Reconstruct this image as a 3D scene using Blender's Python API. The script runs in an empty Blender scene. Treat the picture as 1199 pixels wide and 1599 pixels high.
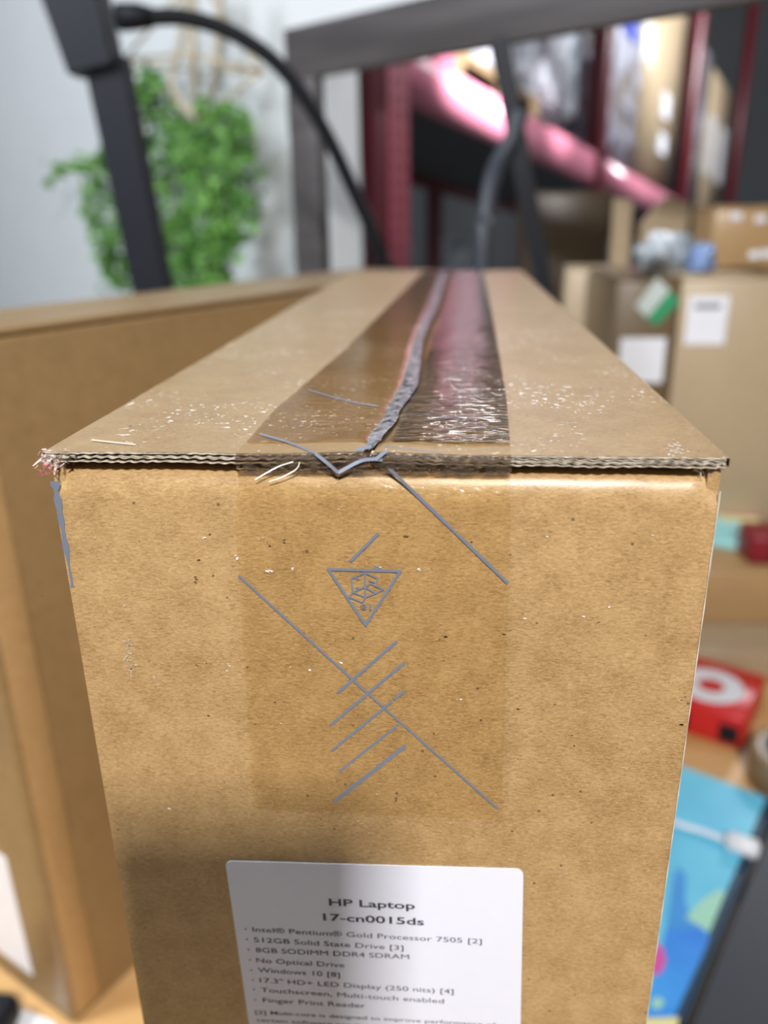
import bpy, bmesh, math, random
from mathutils import Vector, Matrix, noise
random.seed(7)
SC = bpy.context.scene
COL = SC.collection
# ---------------------------------------------------------------- camera
# world: x = right along the carton's narrow end, y = away along its length, z = up; z=0 is the top of the carton body
VX, VY, F = 599.5, 799.5, 1250.0
def n3(v): return v / v.length
dv = n3(Vector((112.5, -469.5, F)))
vv = Vector((54.5, 3470.5, F)); vv = n3(vv - dv * vv.dot(dv))
wv = vv.cross(dv)
CAM = Vector((0.018915, -0.194147, 0.059951))
def ray(px, py):
    c = Vector(((px - VX) / F, (py - VY) / F, 1.0))
    return Vector((wv.dot(c), dv.dot(c), -vv.dot(c)))
def at(px, py, ax, val):
    r = ray(px, py); t = (val - CAM[ax]) / r[ax]
    return CAM + r * t
def onp(px, py, n, k):
    r = ray(px, py); t = (k - n.dot(CAM)) / n.dot(r)
    return CAM + r * t
cam_d = bpy.data.cameras.new('camera'); cam = bpy.data.objects.new('camera', cam_d); COL.objects.link(cam)
right = Vector((wv.x, dv.x, -vv.x)); down = Vector((wv.y, dv.y, -vv.y)); fwd = Vector((wv.z, dv.z, -vv.z))
m = Matrix((right, -down, -fwd)).transposed().to_4x4(); m.translation = CAM
cam.matrix_world = m
cam_d.sensor_fit = 'VERTICAL'; cam_d.sensor_height = 9.0; cam_d.sensor_width = 6.75
cam_d.lens = 9.0 * F / 1599.0
cam_d.clip_start = 0.005; cam_d.clip_end = 100
cam_d.dof.use_dof = True; cam_d.dof.focus_distance = 0.224
cam_d.dof.aperture_fstop = cam_d.lens / 4.4
SC.camera = cam
# ---------------------------------------------------------------- world, exposure, large lights
SC.view_settings.view_transform = 'Standard'
try: SC.view_settings.look = 'None'
except Exception: pass
SC.view_settings.gamma = 1.0; SC.view_settings.exposure = 0.0
SC.view_settings.use_curve_mapping = False
wd = bpy.data.worlds.new('world'); SC.world = wd; wd.use_nodes = True
wd.node_tree.nodes['Background'].inputs[0].default_value = (0.86, 0.93, 1.0, 1)
wd.node_tree.nodes['Background'].inputs[1].default_value = 0.105
def area(name, loc, target, size, power, color, size_y=None):
    l = bpy.data.lights.new(name, 'AREA'); l.size = size; l.energy = power; l.color = color
    if size_y: l.shape = 'RECTANGLE'; l.size_y = size_y
    o = bpy.data.objects.new(name, l); COL.objects.link(o); o.location = loc
    d = Vector(target) - Vector(loc); o.rotation_euler = d.to_track_quat('-Z', 'Y').to_euler(); return o
KEY = Vector((0.23, -1.25, 1.10))
area('office_lamp_light', KEY, (0, 0, -.1), 0.14, 49, (1.0, 0.97, 0.95))
area('wall_fill_light', (-1.7, -.3, 1.5), (-1.3, 2.6, 0.0), 0.9, 84, (0.9, 0.96, 1.0))  # unseen fill, added to brighten the left wall evenly
area('warehouse_lamp_light', (0.55, 2.6, 1.75), (0.3, 1.6, 0), 0.7, 20, (0.93, 0.97, 1.0))
area('tape_glint_light', (0.13, 1.75, 1.0), (0, .1, 0), 0.2, 7, (1.0, 0.98, 0.96))  # unseen, added so the tape wrinkles catch white glints
def spot(name, loc, target, power, deg, color, blend=.6, r_=.06):
    l = bpy.data.lights.new(name, 'SPOT'); l.energy = power; l.spot_size = math.radians(deg); l.spot_blend = blend; l.color = color; l.shadow_soft_size = r_
    o = bpy.data.objects.new(name, l); COL.objects.link(o); o.location = loc
    o.rotation_euler = (Vector(target) - Vector(loc)).to_track_quat('-Z', 'Y').to_euler(); return o
spot('beam_glare_spot', (1.5, 2.9, 1.5), (.0, 3.35, .52), 1500, 26, (.93, .93, 1.0))  # added spot, unseen, for white glare on the pink beam
spot('beam_glare_spot', (1.9, 3.6, 1.6), (.33, 4.2, .40), 600, 14, (.95, .93, 1.0))  # second added spot, for the highlight farther along the beam
area('rack_fill_light', (3.2, 5.0, 2.4), (1.2, 6.2, .5), 0.8, 230, (0.93, 0.96, 1.0))  # added fill, unseen, to brighten the loads on the right

# ---------------------------------------------------------------- material helpers
def N(nt, t, **kw):
    n = nt.nodes.new(t)
    for k, v in kw.items(): setattr(n, k, v)
    return n
def new_mat(name):
    ma = bpy.data.materials.new(name); ma.use_nodes = True
    nt = ma.node_tree; b = nt.nodes['Principled BSDF']; return ma, nt, b
def plain(name, col, rough=0.5, metal=0.0, var=0.08, scale=40.0, bump=0.0, spec=0.5):
    ma, nt, b = new_mat(name)
    tc = N(nt, 'ShaderNodeTexCoord'); nz = N(nt, 'ShaderNodeTexNoise'); nz.inputs['Scale'].default_value = scale
    nz.inputs['Detail'].default_value = 4
    nt.links.new(tc.outputs['Object'], nz.inputs['Vector'])
    mx = N(nt, 'ShaderNodeMixRGB', blend_type='MIX'); mx.inputs[1].default_value = tuple(c * (1 - var) for c in col) + (1,)
    mx.inputs[2].default_value = tuple(min(1, c * (1 + var)) for c in col) + (1,)
    nt.links.new(nz.outputs['Fac'], mx.inputs[0]); nt.links.new(mx.outputs[0], b.inputs['Base Color'])
    b.inputs['Roughness'].default_value = rough; b.inputs['Metallic'].default_value = metal
    b.inputs['Specular IOR Level'].default_value = spec
    if bump:
        bp = N(nt, 'ShaderNodeBump'); bp.inputs['Strength'].default_value = bump; bp.inputs['Distance'].default_value = 0.002
        nt.links.new(nz.outputs['Fac'], bp.inputs['Height']); nt.links.new(bp.outputs[0], b.inputs['Normal'])
    return ma
def ramp(nt, stops, interp='LINEAR'):
    r = N(nt, 'ShaderNodeValToRGB'); r.color_ramp.interpolation = interp
    e = r.color_ramp.elements
    while len(e) < len(stops): e.new(0.5)
    for i, (p, c) in enumerate(stops):
        e[i].position = p; e[i].color = c if len(c) == 4 else tuple(c) + (1,)
    return r
def kraft(name, dark, light, fine=True, dust=0.0, gloss=0.36):
    ma, nt, b = new_mat(name); L = nt.links.new
    tc = N(nt, 'ShaderNodeTexCoord')
    mp = N(nt, 'ShaderNodeMapping'); mp.inputs['Scale'].default_value = (620, 1900, 2300)
    L(tc.outputs['Object'], mp.inputs['Vector'])
    # warp so the fibres wander
    n1 = N(nt, 'ShaderNodeTexNoise'); n1.inputs['Scale'].default_value = 1.0; n1.inputs['Detail'].default_value = 3; n1.inputs['Distortion'].default_value = 1.2
    L(mp.outputs[0], n1.inputs['Vector'])
    n2 = N(nt, 'ShaderNodeTexNoise'); n2.inputs['Scale'].default_value = 110; n2.inputs['Detail'].default_value = 5
    L(tc.outputs['Object'], n2.inputs['Vector'])
    n4 = N(nt, 'ShaderNodeTexNoise'); n4.inputs['Scale'].default_value = 14; n4.inputs['Detail'].default_value = 2
    L(tc.outputs['Object'], n4.inputs['Vector'])
    s1 = N(nt, 'ShaderNodeMath', operation='MULTIPLY_ADD'); L(n1.outputs['Fac'], s1.inputs[0]); s1.inputs[1].default_value = 0.78; s1.inputs[2].default_value = 0.0
    s2 = N(nt, 'ShaderNodeMath', operation='MULTIPLY_ADD'); L(n2.outputs['Fac'], s2.inputs[0]); s2.inputs[1].default_value = 0.30; L(s1.outputs[0], s2.inputs[2])
    s3 = N(nt, 'ShaderNodeMath', operation='MULTIPLY_ADD'); L(n4.outputs['Fac'], s3.inputs[0]); s3.inputs[1].default_value = 0.12; L(s2.outputs[0], s3.inputs[2])
    mid = tuple((a + c) / 2 for a, c in zip(dark, light))
    rp = ramp(nt, [(0.42, dark), (0.58, mid), (0.76, light)])
    L(s3.outputs[0], rp.inputs[0]); out = rp.outputs[0]
    if fine:
        # dark flecks
        v = N(nt, 'ShaderNodeTexVoronoi'); v.inputs['Scale'].default_value = 260
        L(tc.outputs['Object'], v.inputs['Vector'])
        lt = N(nt, 'ShaderNodeMath', operation='LESS_THAN'); L(v.outputs['Distance'], lt.inputs[0]); lt.inputs[1].default_value = 0.12
        sx = N(nt, 'ShaderNodeSeparateColor'); L(v.outputs['Color'], sx.inputs[0])
        g = N(nt, 'ShaderNodeMath', operation='GREATER_THAN'); L(sx.outputs[0], g.inputs[0]); g.inputs[1].default_value = 0.93
        mm = N(nt, 'ShaderNodeMath', operation='MULTIPLY'); L(lt.outputs[0], mm.inputs[0]); L(g.outputs[0], mm.inputs[1])
        m2 = N(nt, 'ShaderNodeMath', operation='MULTIPLY'); L(mm.outputs[0], m2.inputs[0]); m2.inputs[1].default_value = 0.75
        mx = N(nt, 'ShaderNodeMixRGB'); L(m2.outputs[0], mx.inputs[0]); L(out, mx.inputs[1]); mx.inputs[2].default_value = (.09, .06, .035, 1)
        out = mx.outputs[0]
        # white dust: sparse, only on the top near the front edge
        if dust:
            v2 = N(nt, 'ShaderNodeTexNoise'); v2.inputs['Scale'].default_value = 420; v2.inputs['Detail'].default_value = 2
            L(tc.outputs['Object'], v2.inputs['Vector'])
            r2 = ramp(nt, [(0.63, (0, 0, 0)), (0.67, (1, 1, 1))]); L(v2.outputs['Fac'], r2.inputs[0])
            v3 = N(nt, 'ShaderNodeTexNoise'); v3.inputs['Scale'].default_value = 32; L(tc.outputs['Object'], v3.inputs['Vector'])
            r3 = ramp(nt, [(0.46, (0, 0, 0)), (0.58, (1, 1, 1))]); L(v3.outputs['Fac'], r3.inputs[0])
            sp = N(nt, 'ShaderNodeSeparateXYZ'); L(tc.outputs['Object'], sp.inputs[0])
            mr = N(nt, 'ShaderNodeMapRange'); L(sp.outputs['Y'], mr.inputs[0]); mr.inputs[1].default_value = 0.0; mr.inputs[2].default_value = 0.13; mr.inputs[3].default_value = 1; mr.inputs[4].default_value = 0.1
            a1 = N(nt, 'ShaderNodeMath', operation='MULTIPLY'); L(r2.outputs[0], a1.inputs[0]); L(r3.outputs[0], a1.inputs[1])
            a2 = N(nt, 'ShaderNodeMath', operation='MULTIPLY'); L(a1.outputs[0], a2.inputs[0]); L(mr.outputs[0], a2.inputs[1])
            a3 = N(nt, 'ShaderNodeMath', operation='MULTIPLY'); L(a2.outputs[0], a3.inputs[0]); a3.inputs[1].default_value = dust
            mx = N(nt, 'ShaderNodeMixRGB'); L(a3.outputs[0], mx.inputs[0]); L(out, mx.inputs[1]); mx.inputs[2].default_value = (.78, .76, .74, 1)
            out = mx.outputs[0]
        bp = N(nt, 'ShaderNodeBump'); bp.inputs['Strength'].default_value = 0.25; bp.inputs['Distance'].default_value = 0.0002
        L(s2.outputs[0], bp.inputs['Height']); L(bp.outputs[0], b.inputs['Normal'])
    L(out, b.inputs['Base Color'])
    b.inputs['Roughness'].default_value = gloss; b.inputs['Specular IOR Level'].default_value = 0.55
    return ma
def clear_tape(name, tint, wr_scale, wr, rough=0.12, ior=1.45, dirt=0.0, dirtcol=(.3, .27, .24)):
    ma, nt, b = new_mat(name); L = nt.links.new
    nt.nodes.remove(b); out = nt.nodes['Material Output']
    tr = N(nt, 'ShaderNodeBsdfTransparent'); tr.inputs[0].default_value = tint + (1,)
    gl = N(nt, 'ShaderNodeBsdfGlossy'); gl.inputs['Roughness'].default_value = rough
    fr = N(nt, 'ShaderNodeFresnel'); fr.inputs[0].default_value = ior
    tc = N(nt, 'ShaderNodeTexCoord'); mp = N(nt, 'ShaderNodeMapping'); mp.inputs['Scale'].default_value = wr_scale
    L(tc.outputs['Object'], mp.inputs[0])
    nz = N(nt, 'ShaderNodeTexNoise'); nz.inputs['Scale'].default_value = 1; nz.inputs['Detail'].default_value = 3; L(mp.outputs[0], nz.inputs['Vector'])
    bp = N(nt, 'ShaderNodeBump'); bp.inputs['Strength'].default_value = wr; bp.inputs['Distance'].default_value = 0.0012
    L(nz.outputs['Fac'], bp.inputs['Height']); L(bp.outputs[0], gl.inputs['Normal']); L(bp.outputs[0], fr.inputs['Normal'])
    mx = N(nt, 'ShaderNodeMixShader'); L(fr.outputs[0], mx.inputs[0]); L(tr.outputs[0], mx.inputs[1]); L(gl.outputs[0], mx.inputs[2])
    last = mx.outputs[0]
    if dirt:
        df = N(nt, 'ShaderNodeBsdfDiffuse'); df.inputs[0].default_value = dirtcol + (1,)
        n2 = N(nt, 'ShaderNodeTexNoise'); n2.inputs['Scale'].default_value = 350; n2.inputs['Detail'].default_value = 4; L(tc.outputs['Object'], n2.inputs['Vector'])
        r2 = ramp(nt, [(0.35, (0, 0, 0)), (0.7, (dirt, dirt, dirt))]); L(n2.outputs['Fac'], r2.inputs[0])
        m2 = N(nt, 'ShaderNodeMixShader'); L(r2.outputs[0], m2.inputs[0]); L(last, m2.inputs[1]); L(df.outputs[0], m2.inputs[2]); last = m2.outputs[0]
    L(last, out.inputs[0]); return ma
def streaky(name, c1, c2, scale, rough=.6, lo=.35, hi=.65, bump=0., spec=.5):
    ma, nt, b = new_mat(name); L = nt.links.new
    tc = N(nt, 'ShaderNodeTexCoord'); mp = N(nt, 'ShaderNodeMapping'); mp.inputs['Scale'].default_value = scale
    L(tc.outputs['Object'], mp.inputs[0]); nz = N(nt, 'ShaderNodeTexNoise'); nz.inputs['Scale'].default_value = 1; nz.inputs['Detail'].default_value = 4
    L(mp.outputs[0], nz.inputs['Vector']); r = ramp(nt, [(lo, c1), (hi, c2)]); L(nz.outputs['Fac'], r.inputs[0]); L(r.outputs[0], b.inputs['Base Color'])
    b.inputs['Roughness'].default_value = rough; b.inputs['Specular IOR Level'].default_value = spec
    if bump:
        bp = N(nt, 'ShaderNodeBump'); bp.inputs['Strength'].default_value = bump; bp.inputs['Distance'].default_value = 0.01
        L(nz.outputs['Fac'], bp.inputs['Height']); L(bp.outputs[0], b.inputs['Normal'])
    return ma

M = {}
M['kraft'] = kraft('kraft_board', (.265, .152, .056), (.49, .325, .150), True, 0.0)
M['kraft_top'] = kraft('kraft_board_top', (.240, .150, .068), (.395, .268, .135), True, 1.0)
M['kraft_far'] = kraft('kraft_board_plain', (.36, .22, .095), (.50, .32, .15), False)
M['kraft_pale'] = kraft('kraft_board_pale', (.36, .27, .165), (.50, .385, .25), False)
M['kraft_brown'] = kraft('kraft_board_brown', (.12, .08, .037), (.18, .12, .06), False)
M['kraft_shaded'] = kraft('kraft_board_shaded', (.045, .028, .014), (.07, .045, .022), False)  # shade under the rack put into the board colour
M['flute'] = streaky('flute_paper', (.30, .245, .18), (.70, .62, .50), (500, 300, 600), .8)
M['flute_in'] = plain('flute_shadow_paper', (.035, .024, .015), .95)  # near-black paints in the shade of flute recesses and gaps
M['fuzz'] = streaky('torn_paper', (.35, .22, .2), (.85, .75, .68), (700, 700, 700), .9)
M['fuzz_pink'] = plain('torn_pink_paper', (.62, .25, .25), .9)
M['ink'] = plain('slate_blue_print', (.145, .168, .222), .45, var=.1, scale=300)
M['tape_top'] = clear_tape('clear_tape_top', (.83, .76, .62), (60, 300, 60), .12, .14, 1.22)
M['tape_wr'] = clear_tape('clear_tape_wrinkled', (.83, .76, .62), (130, 600, 60), .25, .10, 1.35)
M['tape_front'] = clear_tape('clear_tape_front', (.975, .955, .895), (60, 60, 60), .03, .4, 1.12)
M['tape_edge'] = clear_tape('clear_tape_edge', (.70, .63, .55), (350, 200, 900), .5, .25, 1.25, dirt=.8, dirtcol=(.12, .09, .065))
M['crease'] = clear_tape('creased_tape', (.8, .8, .84), (700, 120, 500), (.6), .15, 1.5, dirt=.6, dirtcol=(.44, .45, .50))
M['white_label'] = plain('label_paper', (.72, .73, .82), .35, var=.02, scale=200)
M['letter'] = plain('label_print', (.035, .035, .05), .5)
M['table'] = streaky('table_wood', (.58, .34, .13), (.74, .47, .21), (3, 22, 22), .4)
M['wall'] = plain('white_wall', (.74, .77, .80), .85, var=.05, scale=9, bump=.5)
M['black'] = plain('black_plastic', (.010, .012, .018), .5, spec=.25)
M['black_soft'] = plain('black_rubber', (.007, .008, .011), .6, spec=.2)
M['slate'] = plain('slate_metal', (.032, .037, .05), .5)
M['darkwood'] = streaky('dark_wood', (.055, .049, .051), (.088, .079, .081), (3, 3, 30), .5)
M['gold'] = plain('gold_wire', (.50, .41, .25), .4, metal=.2)
M['rope'] = plain('jute_rope', (.50, .44, .36), .9, scale=300)
M['leaf'] = streaky('leaf_green', (.03, .12, .015), (.18, .40, .08), (22, 22, 22), .5)
M['stem'] = plain('stem_green', (.08, .16, .04), .6)
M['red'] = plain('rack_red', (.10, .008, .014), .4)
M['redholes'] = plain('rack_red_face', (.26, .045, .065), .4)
M['hole'] = plain('rack_slot', (.08, .004, .008), .8)
M['pink'] = plain('rack_beam_pink', (.56, .19, .26), .22)
M['deck'] = plain('rack_deck', (.03, .028, .03), .8)
M['grey'] = plain('grey_metal', (.17, .18, .22), .5)
M['concrete'] = plain('concrete', (.24, .25, .25), .8, scale=2)
M['farwall'] = plain('far_wall', (.30, .31, .32), .9, scale=1)
def wrap_mat(name, base, hi, sc):
    ma, nt, b = new_mat(name); L = nt.links.new
    tc = N(nt, 'ShaderNodeTexCoord'); nz = N(nt, 'ShaderNodeTexNoise'); nz.inputs['Scale'].default_value = sc; nz.inputs['Detail'].default_value = 5; nz.inputs['Distortion'].default_value = 1.5
    L(tc.outputs['Object'], nz.inputs['Vector']); r = ramp(nt, [(.38, base), (.62, hi)]); L(nz.outputs['Fac'], r.inputs[0]); L(r.outputs[0], b.inputs['Base Color'])
    b.inputs['Roughness'].default_value = .15; bp = N(nt, 'ShaderNodeBump'); bp.inputs['Strength'].default_value = 1; bp.inputs['Distance'].default_value = .08
    L(nz.outputs['Fac'], bp.inputs['Height']); L(bp.outputs[0], b.inputs['Normal']); return ma
M['wrap'] = wrap_mat('stretch_wrap', (.34, .40, .46), (.85, .90, .95), 5)
M['wrap2'] = wrap_mat('stretch_wrap_on_cartons', (.33, .28, .25), (.62, .66, .80), 4)
M['red_box'] = plain('red_card', (.62, .02, .02), .3)
M['dark_red'] = plain('dark_red_card', (.22, .01, .02), .4)
M['glint_white'] = plain('wrinkle_glint_white', (.70, .66, .60), .15)
M['white'] = plain('white_gloss', (.82, .84, .9), .3)
M['teal'] = plain('pale_teal', (.36, .78, .82), .4)
M['yellow'] = plain('pale_yellow', (.8, .75, .35), .5)
M['blue'] = plain('blue_print', (.07, .10, .42), .5)
M['blue_glint'] = plain('blue_glint_film', (.20, .30, .55), .2)  # pale blue glint on crumpled plastic, given as a colour
M['green'] = plain('green_print', (.03, .30, .13), .5)
M['pastel'] = plain('pale_print', (.55, .62, .60), .5)
M['tanroll'] = plain('tan_tape_roll', (.30, .205, .12), .3)
M['sky'] = streaky('print_sky', (.10, .52, .78), (.17, .64, .86), (9, 9, 9), .35)
M['deepblue'] = streaky('print_sea', (.02, .22, .80), (.05, .36, .90), (12, 12, 12), .35)
M['midblue'] = plain('print_blue', (.04, .30, .74), .35)
M['mint'] = plain('print_mint', (.36, .70, .55), .35)
M['magenta'] = plain('print_magenta', (.70, .08, .38), .35)
M['navy'] = plain('cover_edge', (.005, .035, .075), .5)
M['phone'] = plain('phone_black', (.01, .01, .012), .2)
M['lamp'] = None
ma, nt, b = new_mat('lamp_diffuser'); b.inputs['Emission Color'].default_value = (1, .98, .95, 1); b.inputs['Emission Strength'].default_value = 6; M['lamp'] = ma

# ---------------------------------------------------------------- object helpers
def link(name, me, mats, parent=None, smooth=False):
    o = bpy.data.objects.new(name, me); COL.objects.link(o)
    for x in (mats if isinstance(mats, (list, tuple)) else [mats]): me.materials.append(x)
    if smooth:
        for p in me.polygons: p.use_smooth = True
    if parent is not None: o.parent = parent
    return o
def mesh(name, vs, fs, mats, parent=None, smooth=False, idx=None):
    me = bpy.data.meshes.new(name)
    if parent is not None:
        inv = parent_inv(parent); vs = [inv @ Vector(v) for v in vs]
    me.from_pydata([tuple(v) for v in vs], [], fs); me.update()
    o = link(name, me, mats, parent, smooth)
    if idx: 
        for p, i in zip(me.polygons, idx): p.material_index = i
    return o
def parent_inv(p):
    mt = Matrix.Identity(4); q = p
    chain = []
    while q is not None: chain.append(q); q = q.parent
    for q in reversed(chain):
        mt = mt @ (Matrix.Translation(q.location) @ q.rotation_euler.to_matrix().to_4x4())
    return mt.inverted()
def thing(name, label, cat, loc=(0, 0, 0), rz=0.0, group=None):
    o = bpy.data.objects.new(name, None); COL.objects.link(o); o.location = loc; o.rotation_euler = (0, 0, rz)
    o.empty_display_size = .02
    o['label'] = label; o['category'] = cat
    if group: o['group'] = group
    return o
def tag(o, label, cat, group=None):
    o['label'] = label; o['category'] = cat
    if group: o['group'] = group
    return o
def struct(o): o['kind'] = 'structure'; return o
def boxm(name, lo, hi, mat, parent=None, bevel=0.0, M4=None, seg=2):
    """axis box in local frame M4 (world matrix), as one mesh"""
    bm = bmesh.new(); bmesh.ops.create_cube(bm, size=1)
    lo = Vector(lo); hi = Vector(hi); c = (lo + hi) / 2; s = hi - lo
    for v in bm.verts: v.co = Vector((v.co.x * s.x, v.co.y * s.y, v.co.z * s.z)) + c
    if bevel: bmesh.ops.bevel(bm, geom=bm.edges[:], offset=bevel, segments=seg, affect='EDGES', profile=.5)
    X = M4 if M4 is not None else Matrix.Identity(4)
    if parent is not None: X = parent_inv(parent) @ X
    bm.transform(X); me = bpy.data.meshes.new(name); bm.to_mesh(me); bm.free()
    return link(name, me, mat, parent, bool(bevel))
def tube(name, pts, r, mat, parent=None, seg=10, radii=None, closed_ends=True):
    pts = [Vector(p) for p in pts]; n = len(pts); vs = []; fs = []
    up = Vector((0, 0, 1)); prev = None
    for i, p in enumerate(pts):
        t = (pts[min(i + 1, n - 1)] - pts[max(i - 1, 0)]).normalized()
        a = prev if prev is not None else (up if abs(t.z) < .9 else Vector((1, 0, 0)))
        s = t.cross(a).normalized(); u = s.cross(t).normalized(); prev = u
        rr = radii[i] if radii else r
        for k in range(seg):
            an = 2 * math.pi * k / seg; vs.append(p + s * math.cos(an) * rr + u * math.sin(an) * rr)
    for i in range(n - 1):
        for k in range(seg):
            k2 = (k + 1) % seg; fs.append((i * seg + k, i * seg + k2, (i + 1) * seg + k2, (i + 1) * seg + k))
    if closed_ends: fs.append(tuple(range(seg))[::-1]); fs.append(tuple(range((n - 1) * seg, n * seg)))
    return mesh(name, vs, fs, mat, parent, True)
def spline(pts, k=8):
    pts = [Vector(p) for p in pts]; out = []
    P = [pts[0] * 2 - pts[1]] + pts + [pts[-1] * 2 - pts[-2]]
    for i in range(1, len(P) - 2):
        for j in range(k):
            t = j / k; a, b_, c, d = P[i - 1], P[i], P[i + 1], P[i + 2]
            out.append(.5 * ((2 * b_) + (c - a) * t + (2 * a - 5 * b_ + 4 * c - d) * t * t + (3 * b_ - a - 3 * c + d) * t ** 3))
    out.append(pts[-1]); return out
def cyl(name, c, r, h, mat, parent=None, seg=32, axis=None, r2=None):
    a = Vector(axis or (0, 0, 1)).normalized(); c = Vector(c)
    return tube(name, [c, c + a * h], r, mat, parent, seg, radii=[r, r if r2 is None else r2])
def rotz(loc, yaw): return Matrix.Translation(loc) @ Matrix.Rotation(yaw, 4, 'Z')

T = -0.6            # table top
FL = -1.35          # floor
# ---------------------------------------------------------------- setting
struct(boxm('floor', (-4, -3, FL - .1), (8, 17, FL), M['concrete']))
wn = Vector((.6, .8, 0)); wt = Vector((.8, -.6, 0))     # wall normal / running direction (to the right and nearer)
w0 = at(512, 250, 1, 2.05); WK = wn.dot(w0)
def wall_pt(px, py): return onp(px, py, wn, WK)
wm = Matrix((wt, wn, Vector((0, 0, 1)))).transposed().to_4x4(); wm.translation = Vector((w0.x, w0.y, 0))
hz = wall_pt(560, 26).z
struct(boxm('wall_left', (-4.5, 0, FL), (0, .12, hz), M['wall'], M4=wm))
struct(boxm('wall_header', (-4.5, 0, hz), (1.6, .12, 2.3), M['wall'], M4=wm))
struct(boxm('wall_back', (-4, 16.5, FL), (8, 16.7, 4), M['farwall']))
# desk
dk = thing('desk', 'light orange-brown wooden table carrying the cartons', 'table', (0.2, .5, FL))
boxm('tabletop', (-.75, -.32, T - .03), (1.25, 1.5, T), M['table'], dk, .004)
for x in (-.7, 1.14):
    for y in (-.27, 1.39): boxm('leg', (x, y, FL), (x + .06, y + .06, T - .03), M['table'], dk, .004)

# ---------------------------------------------------------------- main carton
XL, XR, LEN = -.0872, .0853, .665
bx = thing('shipping_carton', 'large upright brown corrugated carton with taped top and white printed label, in front', 'box', (0, .33, T))
def bow(x, z):  # slight outward bulge of the front panel
    return 0.0
NX = 120
vs = []; fs = []
prof = [(0, T + .001), (0, -.30), (0, -.15), (0, -.05), (0, -.0120), (.0001, -.0095), (.0004, -.0075), (.0009, -.0059), (.0016, -.0045), (.0026, -.0034), (.0038, -.0026), (.0052, -.0022), (.008, -.0021)]
for i in range(NX + 1):
    x = XL + (XR - XL) * i / NX
    nz = noise.noise(Vector((x * 60, 3, 1))) * .0005
    edge = min(1, (i / NX) * 30, (1 - i / NX) * 30)
    notch = .0011 * math.exp(-((x + .004) / .006) ** 2)
    for j, (y, z) in enumerate(prof):
        k = 1 if j > 5 else 0
        vs.append((x, y + (1 - edge) * .0012 * k, z + nz * k + notch * (k and z > -.004)))
P = len(prof)
for i in range(NX):
    for j in range(P - 1):
        a = i * P + j; fs.append((a, a + P, a + P + 1, a + 1))
mesh('front_panel', vs, fs, M['kraft'], bx, True)
boxm('side_panel', (XL, .0015, T), (XL + .003, LEN, -.0012), M['kraft'], bx)
boxm('side_panel', (XR - .003, .0015, T), (XR, LEN, -.0012), M['kraft'], bx)
boxm('back_panel', (XL + .003, LEN - .003, T), (XR - .003, LEN, -.0012), M['kraft'], bx)
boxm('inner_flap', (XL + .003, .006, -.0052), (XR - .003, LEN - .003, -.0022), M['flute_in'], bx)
FT = .0026   # flap thickness
seam = [(-.02, -.0024), (.0, -.0024), (.0108, -.0018), (.0409, .0006), (.0887, .0034), (.1958, .0023), (.3725, .0058), (.592, .0066), (.70, .0068)]
def interp(tab, y):
    if y <= tab[0][0]: return tab[0][1]
    for (a, b_), (c, d) in zip(tab, tab[1:]):
        if y <= c:
            t = (y - a) / (c - a); t = t * t * (3 - 2 * t); return b_ + (d - b_) * t
    return tab[-1][1]
gapw = [(-.01, .0016), (.01, .0012), (.04, .0012), (.09, .0018), (.2, .0011), (.7, .001)]
def flap_z(x, y):
    s = interp(seam, y); d = abs(x - s)
    z = FT + .0007 * math.exp(-(d / .012) ** 2) * math.exp(-(y / .02) ** 2)      # lifts at the front by the seam
    z -= .0008 * math.exp(-(d / .003) ** 2) * (1 - .6 * math.exp(-(y / .01) ** 2))
    z += .00022 * noise.noise(Vector((x * 45, y * 30, 5)))
    return z
ys = [0.0] + [LEN * (j / 90) ** 1.8 for j in range(1, 91)]
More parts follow.
